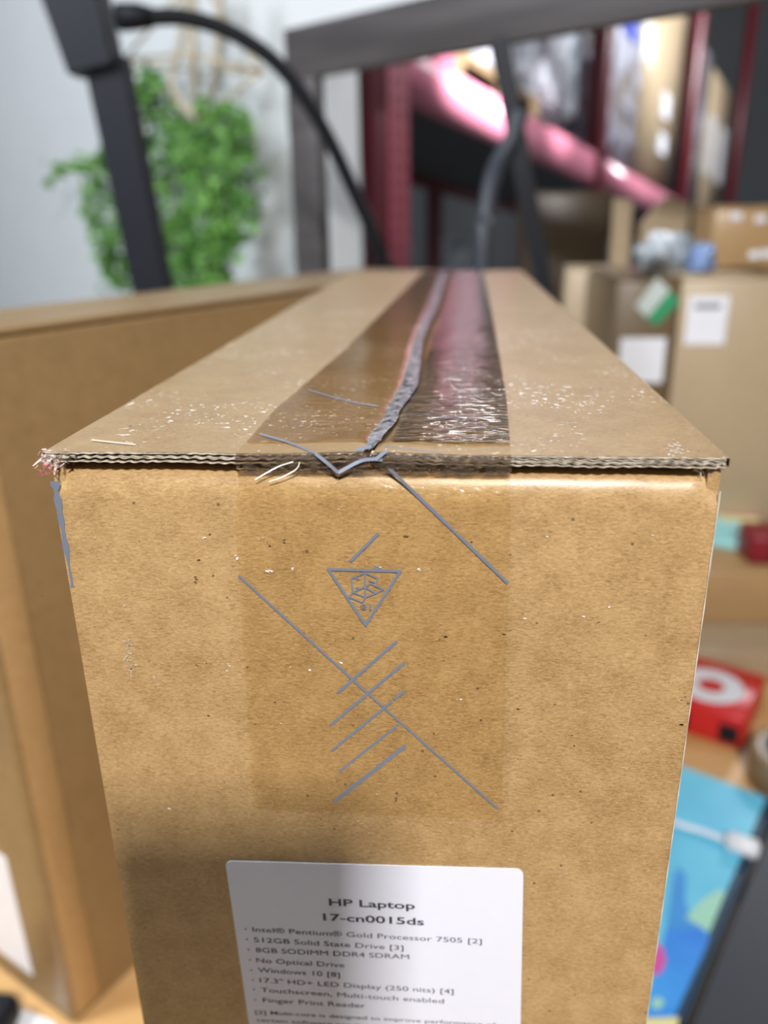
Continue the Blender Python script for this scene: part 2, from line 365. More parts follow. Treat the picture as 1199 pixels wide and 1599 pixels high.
def flap(side):
    vs = []; fs = []; n = 40
    xo = XL - .0013 if side < 0 else XR + .0012
    for y in ys:
        s = interp(seam, y) + side * interp(gapw, y)
        for i in range(n + 1):
            t = i / n; x = xo + (s - xo) * (1 - (1 - t) ** 1.6)
            z = flap_z(x, y)
            if i == 0: z -= .00025
            vs.append((x, y, z))
    W_ = n + 1
    for j in range(len(ys) - 1):
        for i in range(n):
            a = j * W_ + i; f = (a, a + 1, a + 1 + W_, a + W_); fs.append(f if side < 0 else f[::-1])
    # bottom skin + walls
    base = len(vs)
    for j, y in enumerate(ys):
        for i in (0, n):
            x, _, z = vs[j * W_ + i]; vs.append((x, y, .0002))
    dup = len(vs)
    for j in range(len(ys)):
        for i in (0, n): vs.append(vs[j * W_ + i])
    for j in range(len(ys) - 1):
        a = base + 2 * j; b = dup + 2 * j
        fs.append((a, a + 2, a + 3, a + 1))
        fs.append((b, b + 2, a + 2, a)); fs.append((b + 1, b + 3, a + 3, a + 1))
    o = mesh('top_flap', vs, fs, M['kraft_top'], bx, True)
    # corrugated edge : three liners and two waves, before a dark sheet painted for the recess shade
    s0 = interp(seam, 0) + side * .0014
    x0, x1 = sorted((xo + side * -.001, s0)); n = 420; vs = []; fs = []
    pitch = .0034
    def strip(fz, th, y0=-.0005, y1=.004):
        b0 = len(vs)
        for i in range(n + 1):
            x = x0 + (x1 - x0) * i / n; z = fz(x); lift = (flap_z(x, 0) - FT) * .9
            for (yy, dz) in ((y0, th / 2), (y0, -th / 2), (y1, th / 2), (y1, -th / 2)): vs.append((x, yy + .00015 * math.sin(x * 2100), z + dz + lift))
        for i in range(n):
            a = b0 + i * 4; c = a + 4
            fs.extend([(a, a + 1, c + 1, c), (a, c, c + 2, a + 2), (a + 1, a + 3, c + 3, c + 1)])
    w = lambda x, ph: math.sin(2 * math.pi * x / pitch + ph + .8 * math.sin(x * 90))
    dr = lambda x, k: .00008 * math.sin(x * 260 + k) + .00005 * noise.noise(Vector((x * 500, k, 0)))
    strip(lambda x: FT - .00022 + .6 * dr(x, 1) + .00005 * w(x, 0), .00015, -.0005, .0012)
    strip(lambda x: FT * (.56 if side < 0 else .68) + .00022 * w(x, 0), .00012)
    strip(lambda x: FT * .46 + dr(x, 2) + .00016 * w(x, .6), .00016)
    if side > 0: strip(lambda x: FT * .32 + .00018 * w(x, 1.2), .00010)
    strip(lambda x: .00012 + dr(x, 3) + .00010 * w(x, 2.2), .00017)
    mesh('corrugated_edge', vs, fs, M['flute'], o, False)
    mesh('recess_shade', [(x0, .0012, .0001), (x1, .0012, .0001), (x1, .0012, FT - .0002), (x0, .0012, FT - .0002)], [(0, 1, 2, 3)], M['flute_in'], o)
    return o
flapL = flap(-1); flapR = flap(1)
# frayed corners: small torn paper curls
def frays(cx, cy, cz, n, spread, seed, mats, parent):
    rnd = random.Random(seed); out = []
    for mname in mats:
        vs = []; fs = []
        for _ in range(n):
            c = Vector((cx + rnd.uniform(-1, 1) * spread[0], cy + rnd.uniform(-1, 1) * spread[1], cz + rnd.uniform(-1, 1) * spread[2]))
            d = Vector((rnd.uniform(-1, .9), rnd.uniform(-.9, .2), rnd.uniform(-.8, .8))).normalized(); e = d.cross(Vector((rnd.random(), rnd.random(), rnd.random()))).normalized() * rnd.uniform(.00012, .00045)
            ln = rnd.uniform(.0008, .0024); b0 = len(vs); bend = Vector((rnd.uniform(-1, 1), rnd.uniform(-1, 1), rnd.uniform(-1, 1))) * ln * .4
            for k in range(4):
                t = k / 3; p = c + d * ln * t + bend * t * t; vs += [p + e * (1 - .5 * t), p - e * (1 - .5 * t)]
            for k in range(3): a = b0 + 2 * k; fs.append((a, a + 1, a + 3, a + 2))
        o = mesh('torn_fibre', vs, fs, M[mname], parent, True); o['kind'] = 'stuff'; out.append(o)
    return out
frays(XL + .001, .0005, .0008, 70, (.0032, .003, .0020), 3, ['fuzz'], bx)
frays(XL - .0002, -.0006, -.0022, 22, (.0012, .0012, .0012), 5, ['fuzz_pink'], bx)
frays(XL + .0035, -.0002, .0008, 16, (.0045, .0006, .0012), 9, ['flute_in'], bx)
frays(XR - .0002, .0016, .0010, 16, (.0012, .0015, .0009), 4, ['fuzz'], bx)
frays(XR - .004, .0022, -.0012, 14, (.003, .001, .0005), 14, ['flute'], bx)
frays(-.0024, .0012, .0018, 36, (.005, .0016, .0012), 6, ['flute', 'flute_in'], bx)
# crushed lump at the left top corner
bm = bmesh.new(); bmesh.ops.create_icosphere(bm, subdivisions=4, radius=1)
for v in bm.verts:
    k = 1 + .45 * noise.noise(v.co * 2.6) + .25 * noise.noise(v.co * 7)
    v.co = Vector((v.co.x * .0034 * k + XL + .0012, v.co.y * .0022 * k + .0016, v.co.z * .0020 * k + .0002))
bm.transform(parent_inv(bx)); me = bpy.data.meshes.new('crushed_corner'); bm.to_mesh(me); bm.free()
link('crushed_corner', me, M['fuzz'], bx, True)
# ink-like scuff down the left vertical edge, whitish right edge: wear plus a painted edge highlight
def strip_on_front(name, pts, widths, mat, parent, y=-.00025):
    vs = []; fs = []
    P_ = [Vector((p[0], 0, p[1])) for p in pts]
    for i, p in enumerate(P_):
        t = (P_[min(i + 1, len(P_) - 1)] - P_[max(i - 1, 0)]).normalized(); nn = Vector((-t.z, 0, t.x)); w_ = widths[i] / 2
        for s in (1, -1): q = p + nn * w_ * s; vs.append((q.x, y, q.z))
    for i in range(len(P_) - 1): a = 2 * i; fs.append((a, a + 1, a + 3, a + 2))
    return mesh(name, vs, fs, mat, parent)
rnd = random.Random(2); pts = []; ws = []
for i in range(26):
    z = -.0055 - i * .00125; pts.append((XL + .0009, z)); ws.append(max(.0005, .0021 - i * .00005 + rnd.uniform(-.0008, .0005)))
strip_on_front('edge_scuff', pts, ws, M['ink'], bx)
M['worn_highlight'] = plain('worn_edge_highlight_paper', (.58, .52, .45), .8, scale=500, var=.2)
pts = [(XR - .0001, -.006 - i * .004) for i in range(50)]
strip_on_front('worn_edge_highlight', pts, [.00022 + .00012 * math.sin(i * 1.7) for i in range(50)], M['worn_highlight'], bx)

# ---- tape: over the top, across the edge and down the front
tL = [(-.01, -.0364), (.0486, -.0366), (.1675, -.0297), (.5718, -.0166), (.7, -.0125)]
tR = [(-.01, .0331), (.068, .0362), (.267, .0405), (.5869, .0454), (.7, .0468)]
def lin(tab, y):
    if y <= tab[0][0]: return tab[0][1]
    for (a, b_), (c, d) in zip(tab, tab[1:]):
        if y <= c: return b_ + (d - b_) * (y - a) / (c - a)
    return tab[-1][1]
def tape_sheet(name, y0, y1, ny, mat, parent, xa=0., xb=1., amp=.00012, wr=0., ex=1.3):
    vs = []; fs = []; n = 60
    for j in range(ny + 1):
        y = y0 + (y1 - y0) * (j / ny) ** ex; a, b_ = lin(tL, y), lin(tR, y)
        a, b_ = a + (b_ - a) * xa, a + (b_ - a) * xb
        for i in range(n + 1):
            x = a + (b_ - a) * i / n
            z = flap_z(x, max(y, 0)) + .00018 + amp * (1 + noise.noise(Vector((x * 90, y * 260, 2))))
            if wr: z += wr * (1.1 + noise.noise(Vector((x * 110, y * 520, 8))) + .4 * noise.noise(Vector((x * 300, y * 900, 3)))) * max(0, min(1, (i / n) * 5 - .2)) * math.exp(-max(0, y - .05) / .06)
            vs.append((x, y, z))
    for j in range(ny):
        for i in range(n): a = j * (n + 1) + i; fs.append((a, a + 1, a + n + 2, a + n + 1))
    return mesh(name, vs, fs, mat, parent, True)
tp = tape_sheet('tape', .0098, LEN, 120, M['tape_top'], bx, 0, .56)
tape_sheet('wrinkled_tape', .0098, LEN, 420, M['tape_wr'], tp, .56, 1.0, .00018, .00042, 1.7)
# end of tape across the edge
fl_ = [at(372, 760, 1, 0), at(367, 805, 1, 0), at(396, 1262, 1, 0)]
fr_ = [at(797, 760, 1, 0), at(797, 822, 1, 0), at(783, 1262, 1, 0)]
def fx(tab, z):
    pts_ = [(-p.z, p.x) for p in tab]; return lin(pts_, -z)
vs = []; fs = []; n = 90
prof2 = [(.0098, 'f'), (.004, 'f'), (.0015, 'f'), (-.0004, 'f'), (None, (-.0009, .0018)), (None, (-.0009, .0004)), (None, (-.0004, -.0012)), (None, (.0010, -.0034)), (None, (.0011, -.0046)), (None, (.0005, -.0060)), (None, (-.0001, -.0080))]
for i in range(n + 1):
    t = i / n
    for (y, k) in prof2:
        if k == 'f':
            a, b_ = lin(tL, y), lin(tR, y); x = a + (b_ - a) * t; z = flap_z(x, max(y, 0)) + .0002 + .00008 * noise.noise(Vector((x * 300, y * 400, 0)))
        else:
            y, z = k; a, b_ = fx(fl_, z), fx(fr_, z); x = a + (b_ - a) * t
            y -= .00025 * abs(noise.noise(Vector((x * 260, z * 300, 7)))); z += .0001 * noise.noise(Vector((x * 200, 1, z * 99)))
        vs.append((x, y, z))
Q = len(prof2)
idx = []
for i in range(n):
    for j in range(Q - 1):
        a = i * Q + j; fs.append((a, a + Q, a + Q + 1, a + 1)); idx.append(2 if j < 3 else (0 if j < 7 else 1))
M['tape_loose'] = clear_tape('clear_tape_loose', (.95, .93, .89), (60, 60, 60), .03, .6, 1.005)
M['tape_lip'] = clear_tape('clear_tape_lip', (.96, .94, .87), (300, 400, 500), .35, .2, 1.35)
mesh('tape_fold', vs, fs, [M['tape_edge'], M['tape_lip'], M['tape_loose']], tp, True, idx)
vs = []; fs = []; n = 30; nz_ = 40
for j in range(nz_ + 1):
    z = -.0080 + (fl_[2].z + .0080) * j / nz_
    for i in range(n + 1):
        a, b_ = fx(fl_, z), fx(fr_, z); x = a + (b_ - a) * i / n
        vs.append((x, -.0003 - .00006 * noise.noise(Vector((x * 120, 0, z * 120))), z))
for j in range(nz_):
    for i in range(n): a = j * (n + 1) + i; fs.append((a, a + n + 1, a + n + 2, a + 1))
mesh('front_tape', vs, fs, M['tape_front'], tp, True)
# creased milky tape bridging the seam
cw = [(-.003, .0016), (.004, .0022), (.0108, .0036), (.03, .0046), (.0409, .0040), (.075, .0056), (.0887, .0058), (.13, .0050), (.1958, .0040), (.3725, .0052), (.592, .0062), (.7, .006)]
vs = []; fs = []; n = 8; NY = 220
for j in range(NY + 1):
    y = .001 + (LEN - .001) * (j / NY) ** 1.5
    c = interp(seam, y); w_ = lin(cw, y) * (1 + .12 * noise.noise(Vector((0, y * 150, 0))))
    for i in range(n + 1):
        u = i / n * 2 - 1; x = c + u * w_ / 2 + .0003 * noise.noise(Vector((y * 90, 4, 0)))
        z = flap_z(c + .004, y) + .0005 + .00045 * (1 - u * u) + .0003 * noise.noise(Vector((x * 900, y * 200, 9)))
        vs.append((x, y, z))
for j in range(NY):
    for i in range(n): a = j * (n + 1) + i; fs.append((a, a + 1, a + n + 2, a + n + 1))
mesh('tape_crease', vs, fs, M['crease'], tp, True)

# ---- slate-blue print on the tape
def line_front(px0, px1, wpx, name='printed_line', y=-.00052, parent=tp):
    a = at(*px0, 1, 0); b_ = at(*px1, 1, 0); k = 20
    w_ = wpx / 5900.
    rn = random.Random(int(px0[0] * 7 + px0[1]))
    pts = [(a.x + (b_.x - a.x) * i / k, a.z + (b_.z - a.z) * i / k) for i in range(k + 1)]
    return strip_on_front(name, pts, [w_ * rn.uniform(.88, 1.1) for _ in range(k + 1)], M['ink'], parent, y)
yy = -.00042
for a, b_, w_ in [((604, 727), (793, 910), 5), ((373, 898), (575, 1082), 4.2), ((575, 1082), (778, 1262), 4),
                  ((591, 832), (547, 876), 5), ((620, 1000), (527, 1081), 5), ((632, 1033), (516, 1131), 5),
                  ((632, 1077), (615, 1091), 5), ((612, 1094), (518, 1171), 4.6), ((622, 1130), (530, 1203), 4.2), ((633, 1163), (522, 1250), 7)]:
    yy -= .00001; line_front(a, b_, w_, y=yy)
# triangle with box emblem and digits
def pl(pts, w_, close=False):
    pts = list(pts) + ([pts[0]] if close else [])
    for a, b_ in zip(pts, pts[1:]): emb.append((a, b_, w_))
emb = []
pl([(513, 888), (625, 891), (571, 975)], 4.6, True)
Z6 = lambda x, y: (480 + x / 5.995, 820 + y / 5.994)
pl([Z6(415, 492), Z6(540, 440), Z6(655, 490), Z6(652, 556)], 2.6)
pl([Z6(415, 492), Z6(425, 622), Z6(540, 572), Z6(540, 440)], 2.6)
pl([Z6(540, 572), Z6(545, 668), Z6(425, 622), Z6(395, 668), Z6(515, 716), Z6(545, 668), Z6(640, 632), Z6(710, 595), Z6(590, 540), Z6(540, 572), Z6(640, 632)], 2.6)
pl([Z6(455, 490), Z6(480, 500)], 3); pl([Z6(465, 578), Z6(490, 585)], 3.4); pl([Z6(580, 515), Z6(630, 530)], 2)
pl([Z6(640, 392), Z6(665, 400)], 6)
vs = []; fs = []
for a, b_, w_ in emb:
    p, q = at(*a, 1, 0), at(*b_, 1, 0); t = (q - p).normalized(); nn = Vector((-t.z, 0, t.x)) * (w_ / 5900 / 2); t *= w_ / 5900 * .4
    k = len(vs)
    for c in (p - t + nn, p - t - nn, q + t - nn, q + t + nn): vs.append((c.x, -.00046 - k * 1e-7, c.z))
    fs.append((k, k + 1, k + 2, k + 3))
mesh('printed_triangle', vs, fs, M['ink'], tp)
# folded zigzag print over the edge
def ribbon(pts, w_, name, parent, n=6):
    P_ = spline(pts, n); vs = []; fs = []
    for i, p in enumerate(P_):
        t = (P_[min(i + 1, len(P_) - 1)] - P_[max(i - 1, 0)]).normalized()
        vd = Vector((0, -.7, .7))
        s = t.cross(vd).normalized() * w_ / 2; vs += [p + s, p - s]
    for i in range(len(P_) - 1): a = 2 * i; fs.append((a, a + 1, a + 3, a + 2))
    return mesh(name, vs, fs, M['ink'], parent)
zt = FT + .0007
A0 = at(405, 677, 2, zt); A1 = at(450, 690, 2, zt + .0001); A2 = at(492, 708, 1, -.0014); A3 = at(528, 738, 1, -.0013)
B1 = at(560, 721, 1, -.0016); B2 = at(597, 718, 1, -.0014)
ribbon([A0, A1, A2], .00055, 'printed_line', tp); ribbon([A2, at(512, 724, 1, -.0015), A3], .0009, 'printed_line', tp)
ribbon([A3, B1, at(580, 717, 1, -.0015), B2], .0010, 'printed_line', tp)
ribbon([at(586, 718, 1, -.0018), at(604, 703, 1, -.0016)], .0010, 'printed_line', tp)
ribbon([at(556, 702, 1, -.0010), at(580, 697, 1, -.0010)], .0010, 'printed_line', tp)
ribbon([at(600, 697, 2, zt), at(640, 701, 2, zt), at(690, 706, 2, zt)], .00022, 'printed_line', tp)
ribbon([at(480, 608, 2, zt), at(540, 625, 2, zt), at(590, 634, 2, zt)], .0004, 'printed_line', tp)
ribbon([at(655, 645, 2, zt), at(720, 655, 2, zt), at(792, 677, 2, zt)], .0004, 'printed_line', tp)

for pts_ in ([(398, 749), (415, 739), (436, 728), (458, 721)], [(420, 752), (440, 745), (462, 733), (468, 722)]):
    o = ribbon([at(x, y, 1, -.0012) for x, y in pts_], .00028, 'wrinkle_glint', tp); o.data.materials[0] = M['glint_white']  # white ribbons paint the glint on a raised tape wrinkle
# text helper
def text_between(s, p, q, name, mat, parent, capscale=1.0, y=-.0007, bold=.012, height=None, flip=False):
    """lettering laid on the front plane from world point p to q (baseline)"""
    cu = bpy.data.curves.new('txt', 'FONT'); cu.body = s; cu.size = 1; cu.offset = bold; cu.resolution_u = 3
    to = bpy.data.objects.new('txt', cu); COL.objects.link(to); bpy.context.view_layer.update()
    me = bpy.data.meshes.new_from_object(to); bpy.data.objects.remove(to)
    xs = [v.co.x for v in me.vertices]; x0, x1 = min(xs), max(xs); w_ = (q - p).length; sx = w_ / (x1 - x0)
    sy = height if height else sx
    t = (q - p).normalized(); u = Vector((-t.z, 0, t.x)); 
    if (u.z < 0) != flip: u = -u
    inv = parent_inv(parent)
    for v in me.vertices:
        c = v.co.copy(); w = p + t * ((c.x - x0) * sx) + u * (c.y * sy); w.y = y
        v.co = inv @ w
    me.name = name; return link(name, me, mat, parent)
# 81 / 18 digits in the triangle, printed upside down
bpy.context.view_layer.update()
text_between('18', at(580, 943, 1, 0), at(563, 942, 1, 0), 'printed_digits', M['ink'], tp, height=.0024, y=-.00058, flip=True)

# ---- pale scuffs and paper flecks
def flecks(name, spots, mat, front=True, seed=1):
    rn = random.Random(seed); vs = []; fs = []
    for (px, py, rx, ry, n) in spots:
        for _ in range(n):
            x = px + rn.gauss(0, rx); y = py + rn.gauss(0, ry)
            c = at(x, y, 1, -.0002) if front else at(x, y, 2, FT + .0007)
            if not front: c.z = flap_z(c.x, c.y) + .0003
            k = len(vs); a = rn.uniform(0, 6.28); m_ = rn.randint(5, 7); L1 = rn.uniform(.0002, .0006); L2 = L1 * rn.uniform(.2, .6); th = rn.uniform(-.5, .5)
            for i in range(m_):
                q = 2 * math.pi * i / m_; u = L1 * math.cos(q) * rn.uniform(.6, 1.2); v = L2 * math.sin(q) * rn.uniform(.6, 1.2)
                u, v = u * math.cos(th) - v * math.sin(th), u * math.sin(th) + v * math.cos(th)
                vs.append((c.x + u, c.y - .00025, c.z + v) if front else (c.x + u, c.y + v, c.z))
            fs.append(tuple(range(k, k + m_)))
    o = mesh(name, vs, fs, mat, bx); o['kind'] = 'stuff'; return o
M['scuff'] = plain('pale_scuff', (.50, .43, .33), .8)
M['fleck'] = plain('white_fleck', (.85, .83, .80), .7)
M['hair'] = plain('dark_fibre', (.07, .04, .02), .8)
flecks('pale_scuff', [(200, 1015, 3, 12, 26), (204, 1045, 4, 7, 16), (243, 1056, 3, 2, 4), (186, 960, 6, 30, 8)], M['scuff'], True, 3)
flecks('white_fleck', [(318, 841, 2, 2, 3), (408, 841, 3, 2, 3), (370, 870, 2, 2, 3), (420, 890, 3, 2, 4), (460, 889, 3, 2, 3), (357, 1041, 2, 4, 3), (655, 889, 2, 1, 2), (668, 888, 2, 1, 2), (717, 1091, 2, 1, 2), (590, 885, 2, 1, 3), (500, 1100, 120, 160, 10), (950, 1000, 90, 120, 8)], M['fleck'], True, 4)
flecks('dark_fibre', [(306, 906, 1, 5, 5), (420, 849, 2, 1, 2), (444, 847, 2, 4, 2), (633, 834, 2, 2, 3), (697, 994, 1, 1, 2), (1062, 1132, 3, 4, 5), (1066, 1090, 4, 8, 6), (300, 1000, 90, 130, 12), (800, 1050, 160, 160, 16), (620, 1180, 90, 60, 8)], M['hair'], True, 5)
flecks('white_dust', [(1055, 700, 9, 6, 40), (915, 628, 12, 2, 22), (470, 640, 22, 14, 50), (500, 655, 25, 10, 30), (840, 628, 40, 3, 16), (560, 620, 40, 30, 24), (350, 640, 60, 30, 30), (640, 560, 50, 40, 20)], M['fleck'], False, 6)
flecks('dark_fibre', [(203, 663, 1, 1, 3), (450, 662, 1, 1, 3), (845, 703, 2, 1, 3), (965, 675, 2, 1, 2), (700, 640, 200, 30, 16)], M['hair'], False, 7)
s0_, s1_ = at(143, 690, 2, FT), at(212, 697, 2, FT)
ribbon([Vector((s0_.x, s0_.y, FT + .0006)), Vector((s1_.x, s1_.y, FT + .0005))], .0004, 'scratch', bx).data.materials[0] = M['scuff']

# ---- white product label
def px_front(x, y): return at(x, y, 1, 0)
TLc, TRc = px_front(352, 1343), px_front(817, 1356)
tt = (TRc - TLc).normalized(); uu = Vector((tt.z, 0, -tt.x))
if uu.z > 0: uu = -uu
W_ = (TRc - TLc).length; Hh = .115; rr = .0022
pts = []
for (cx_, cy_, a0) in ((rr, rr, 180), (W_ - rr, rr, 270), (W_ - rr, Hh - rr, 0), (rr, Hh - rr, 90)):
    for k in range(7):
        a = math.radians(a0 + k * 15); pts.append((cx_ + rr * math.cos(a), cy_ + rr * math.sin(a)))
vs = [TLc + tt * a + uu * b_ for a, b_ in pts]; n = len(vs)
vv_ = [(v.x, -.0004, v.z) for v in vs] + [(v.x, -.0001, v.z) for v in vs]
fs = [tuple(range(n))] + [(i, i + n, (i + 1) % n + n, (i + 1) % n) for i in range(n)]
lb = mesh('product_label', vv_, fs, M['white_label'], bx); lb['label'] = 'white printed product label'
rows = [('HP Laptop', (514, 1412), (648, 1418), .0041, .018), ('17-cn0015ds', (505, 1435), (662, 1443), .0041, .018)]
rows += [(a, b_, c, .0030, .0) for a, b_, c in [
    ('Intel\u00ae Pentium\u00ae Gold Processor 7505 [2]', (395, 1453), (752, 1472)),
    ('512GB Solid State Drive [3]', (397, 1469), (630, 1482)),
    ('8GB SODIMM DDR4 SDRAM', (400, 1485), (639, 1496)),
    ('No Optical Drive', (401, 1501), (538, 1509)),
    ('Windows 10 [8]', (403, 1516), (531, 1524)),
    ('17.3" HD+ LED Display (250 nits) [4]', (406, 1532), (708, 1550)),
    ('Touchscreen, Multi-touch enabled', (408, 1547), (693, 1565)),
    ('Finger Print Reader', (411, 1563), (571, 1572))]]
rows += [('[2] Multi-core is designed to improve performance of', (399, 1581), (774, 1601), .0024, .002),
         ('certain software products. Not all customers or', (401, 1593), (760, 1613), .0024, .002),
         ('software applications will necessarily benefit from', (403, 1606), (765, 1626), .0024, .002)]
for s, a, b_, h, bo in rows:
    text_between(s, px_front(*a), px_front(*b_), 'printed_text', M['letter'], lb, height=h, bold=bo, y=-.00046)
for i, y in enumerate((1449, 1465, 1481, 1497, 1513, 1528, 1543, 1559)):
    p = px_front(384 + i * 2.2, y)
    vs = [(p.x + .00032 * math.cos(k * math.pi / 4), -.00046, p.z + .00032 * math.sin(k * math.pi / 4)) for k in range(8)]
    mesh('bullet_dot', vs, [tuple(range(8))], M['letter'], lb)

# ---------------------------------------------------------------- generic carton
def carton(label, corner, yaw, W, L, z0, z1, mat, name='carton', group=None, tape=True, flapgap=.003, bevel=.004, cat='box'):
    """corner = near-right... local frame: x to the left (0..-W), y away (0..L)"""
    t = thing(name, label, cat, (corner[0], corner[1], z0), 0, group)
    X = rotz(Vector((corner[0], corner[1], 0)), yaw)
    boxm('body', (-W, 0, z0), (0, L, z1 - .004), mat, t, bevel, X)
    boxm('top_flap', (-W - .001, -.001, z1 - .004), (-W / 2 - flapgap / 2, L + .001, z1), mat, t, .001, X)
    boxm('top_flap', (-W / 2 + flapgap / 2, -.001, z1 - .004), (.001, L + .001, z1), mat, t, .001, X)
    if tape:
        w = min(.03, W * .25)
        boxm('tape', (-W / 2 - w, -.002, z1), (-W / 2 + w, L + .002, z1 + .0006), M['tape_top'], t, 0, X)
    return t, X
# neighbour on the left (yawed)
yaw = -math.radians(27.5)
M['kraft_nb_shaded'] = kraft('kraft_board_neighbour_shaded', (.19, .12, .05), (.30, .195, .09), False)  # whole board darkened to put its side's shade into the colour
nb, X = carton('tall brown carton with a white label, angled behind the front box on the left', (-.302, .275), yaw, .115, .64, T, -.008, M['kraft_nb_shaded'], 'shipping_carton', tape=False, bevel=.006)
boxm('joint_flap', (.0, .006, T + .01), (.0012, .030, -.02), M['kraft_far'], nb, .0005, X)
boxm('white_sticker', (-.10, -.0008, T + .033), (-.047, .0, T + .165), M['white'], nb, 0, X)
# ---------------------------------------------------------------- black leg and cables
a = at(60, -60, 1, 1.0); b_ = at(172, 118, 1, 1.0); c = at(238, 445, 1, 1.0)
dirv = (c - b_).normalized(); foot = c + dirv * ((T + .004 - c.z) / dirv.z)
st = thing('tripod_leg', 'black slanting leg of a stand with thicker sleeve, rising behind left carton', 'stand', (foot.x, foot.y, T))
def prism(name, p, q, w0_, w1_, d, mat, parent, bev=.003):
    ax = (q - p).normalized(); side = ax.cross(Vector((0, -1, 0))).normalized(); dep = side.cross(ax).normalized()
    bm = bmesh.new(); rows_ = []
    for o_, w_ in ((p, w0_), (q, w1_)):
        rows_.append([bm.verts.new(o_ + side * sx * w_ / 2 + dep * sy * d / 2) for sx, sy in ((-1, -1), (1, -1), (1, 1), (-1, 1))])
    A, B = rows_
    bm.faces.new(A[::-1]); bm.faces.new(B)
    for i in range(4): bm.faces.new((A[i], A[(i + 1) % 4], B[(i + 1) % 4], B[i]))
    bmesh.ops.recalc_face_normals(bm, faces=bm.faces)
    bmesh.ops.bevel(bm, geom=bm.edges[:], offset=bev, segments=2, affect='EDGES')
    bm.transform(parent_inv(parent)); me = bpy.data.meshes.new(name); bm.to_mesh(me); bm.free()
    return link(name, me, mat, parent, False)
top = at(105, -60, 1, 1.0)
prism('shaft', b_ - dirv * .02, foot, .058, .050, .03, M['black'], st)
prism('sleeve', at(95, -90, 1, .995), at(152, 113, 1, .995), .088, .066, .045, M['black'], st, .003)
boxm('foot_pad', (foot.x - .05, foot.y - .03, T), (foot.x + .05, foot.y + .03, T + .012), M['black_soft'], st, .003)
Y1 = .985
cpx = [(232, 27), (290, 28), (360, 50), (430, 97), (480, 160), (520, 230), (553, 300), (580, 360), (600, 420), (612, 470)]
cp = [at(x, y, 1, Y1 + .12 * i / 9) for i, (x, y) in enumerate(cpx)]
cp.append(Vector((cp[-1].x, cp[-1].y + .02, T + .006)))
cb = thing('cable', 'thick black cable plugged into the stand sleeve and arching down to the right', 'cable', cp[-1])
tube('cord', spline(cp, 8), .0105, M['black_soft'], cb, 12)
tube('plug', [at(185, 27, 1, Y1), at(215, 26, 1, Y1), at(238, 27, 1, Y1)], .015, M['black_soft'], cb, 12, radii=[.017, .016, .012])
# second leg + cable, farther right
b2 = at(778, 60, 1, 1.05); c2 = at(846, 430, 1, 1.05); d2 = (c2 - b2).normalized(); f2 = c2 + d2 * ((T + .004 - c2.z) / d2.z)
s2 = thing('tripod_leg', 'thin dark leg leaning behind the far end of the front carton', 'stand', (f2.x, f2.y, T))
prism('shaft', b2, f2, .026, .022, .02, M['black'], s2)
boxm('foot_pad', (f2.x - .03, f2.y - .02, T), (f2.x + .03, f2.y + .02, T + .012), M['black_soft'], s2, .003)
q = [at(812, 175, 1, 1.02), at(800, 215, 1, 1.01), at(780, 250, 1, 1.0), at(766, 290, 1, .98), at(758, 350, 1, .96), at(753, 430, 1, .94)]
q.append(Vector((q[-1].x, q[-1].y, T + .008)))
tag(tube('cable', spline(q, 8), .0115, M['slate'], None, 12), 'dark blue-grey cable hanging beside the thin leaning leg', 'cable')
# ---------------------------------------------------------------- dark wood shelf (hutch)
P0 = at(446, 126, 1, 1.42); P0t = at(446, 46, 1, 1.42)
hn = Vector((.6, .8, 0)); ht = Vector((.8, -.6, 0))
hm = Matrix((ht, hn, Vector((0, 0, 1)))).transposed().to_4x4(); hm.translation = Vector((P0.x, P0.y, 0))
hu = thing('desk_shelf', 'dark grey-brown wooden shelf frame standing over the desk behind the boxes', 'shelf', (P0.x, P0.y, T))
LH = 1.35
boxm('fascia', (0, 0, P0.z), (LH, .025, P0t.z), M['darkwood'], hu, .002, hm)
boxm('top_board', (0, .025, P0.z + .012), (LH, .05, P0.z + .04), M['darkwood'], hu, .002, hm)
wleg = .075
boxm('leg', (0, .0, T), (wleg, .025, P0.z), M['darkwood'], hu, .002, hm)
boxm('leg', (LH - wleg, .0, T), (LH, .025, P0.z), M['darkwood'], hu, .002, hm)

# grey pole by the doorway
gp = at(521, 250, 1, 2.15)
tag(boxm('door_post', (gp.x - .033, gp.y - .03, FL), (gp.x + .033, gp.y + .03, 1.2), M['grey'], None, .01), 'silver grey metal post at the edge of the wall opening', 'post')
# ---------------------------------------------------------------- hanging planter
pk = .14
pn = wn; pkk = WK - .16
def pp(x, y, off=0.0): return onp(x, y, pn, pkk - off)
hp = thing('hanging_planter', 'gold wire planter hanging on jute ropes with trailing green vines', 'planter', pp(305, 192))
wire = [(195, 92), (410, 112), (308, 192), (305, -40)]
wl, wr_, wb, wtp = [pp(*w_) for w_ in wire]
cf = pp(300, 85, .12); cb_ = pp(300, 110, -.12)
for i, (a, b_) in enumerate([(wl, wb), (wr_, wb), (wl, wtp), (wr_, wtp), (cf, wb), (cf, wtp), (wl, cf), (wr_, cf), (cb_, wb), (cb_, wtp), (wl, cb_), (wr_, cb_)]):
    tube('wire', [a, b_], .0045, M['gold'], hp, 8)
for i, (x0, x1) in enumerate(((283, 268), (300, 305), (340, 335))):
    tube('rope', spline([pp(x0 + 4, -60, .02 * i), pp(x0, 60, .02 * i), pp(x1, 130, .02), pp(306, 188)], 6), .011, M['rope'], hp, 8)
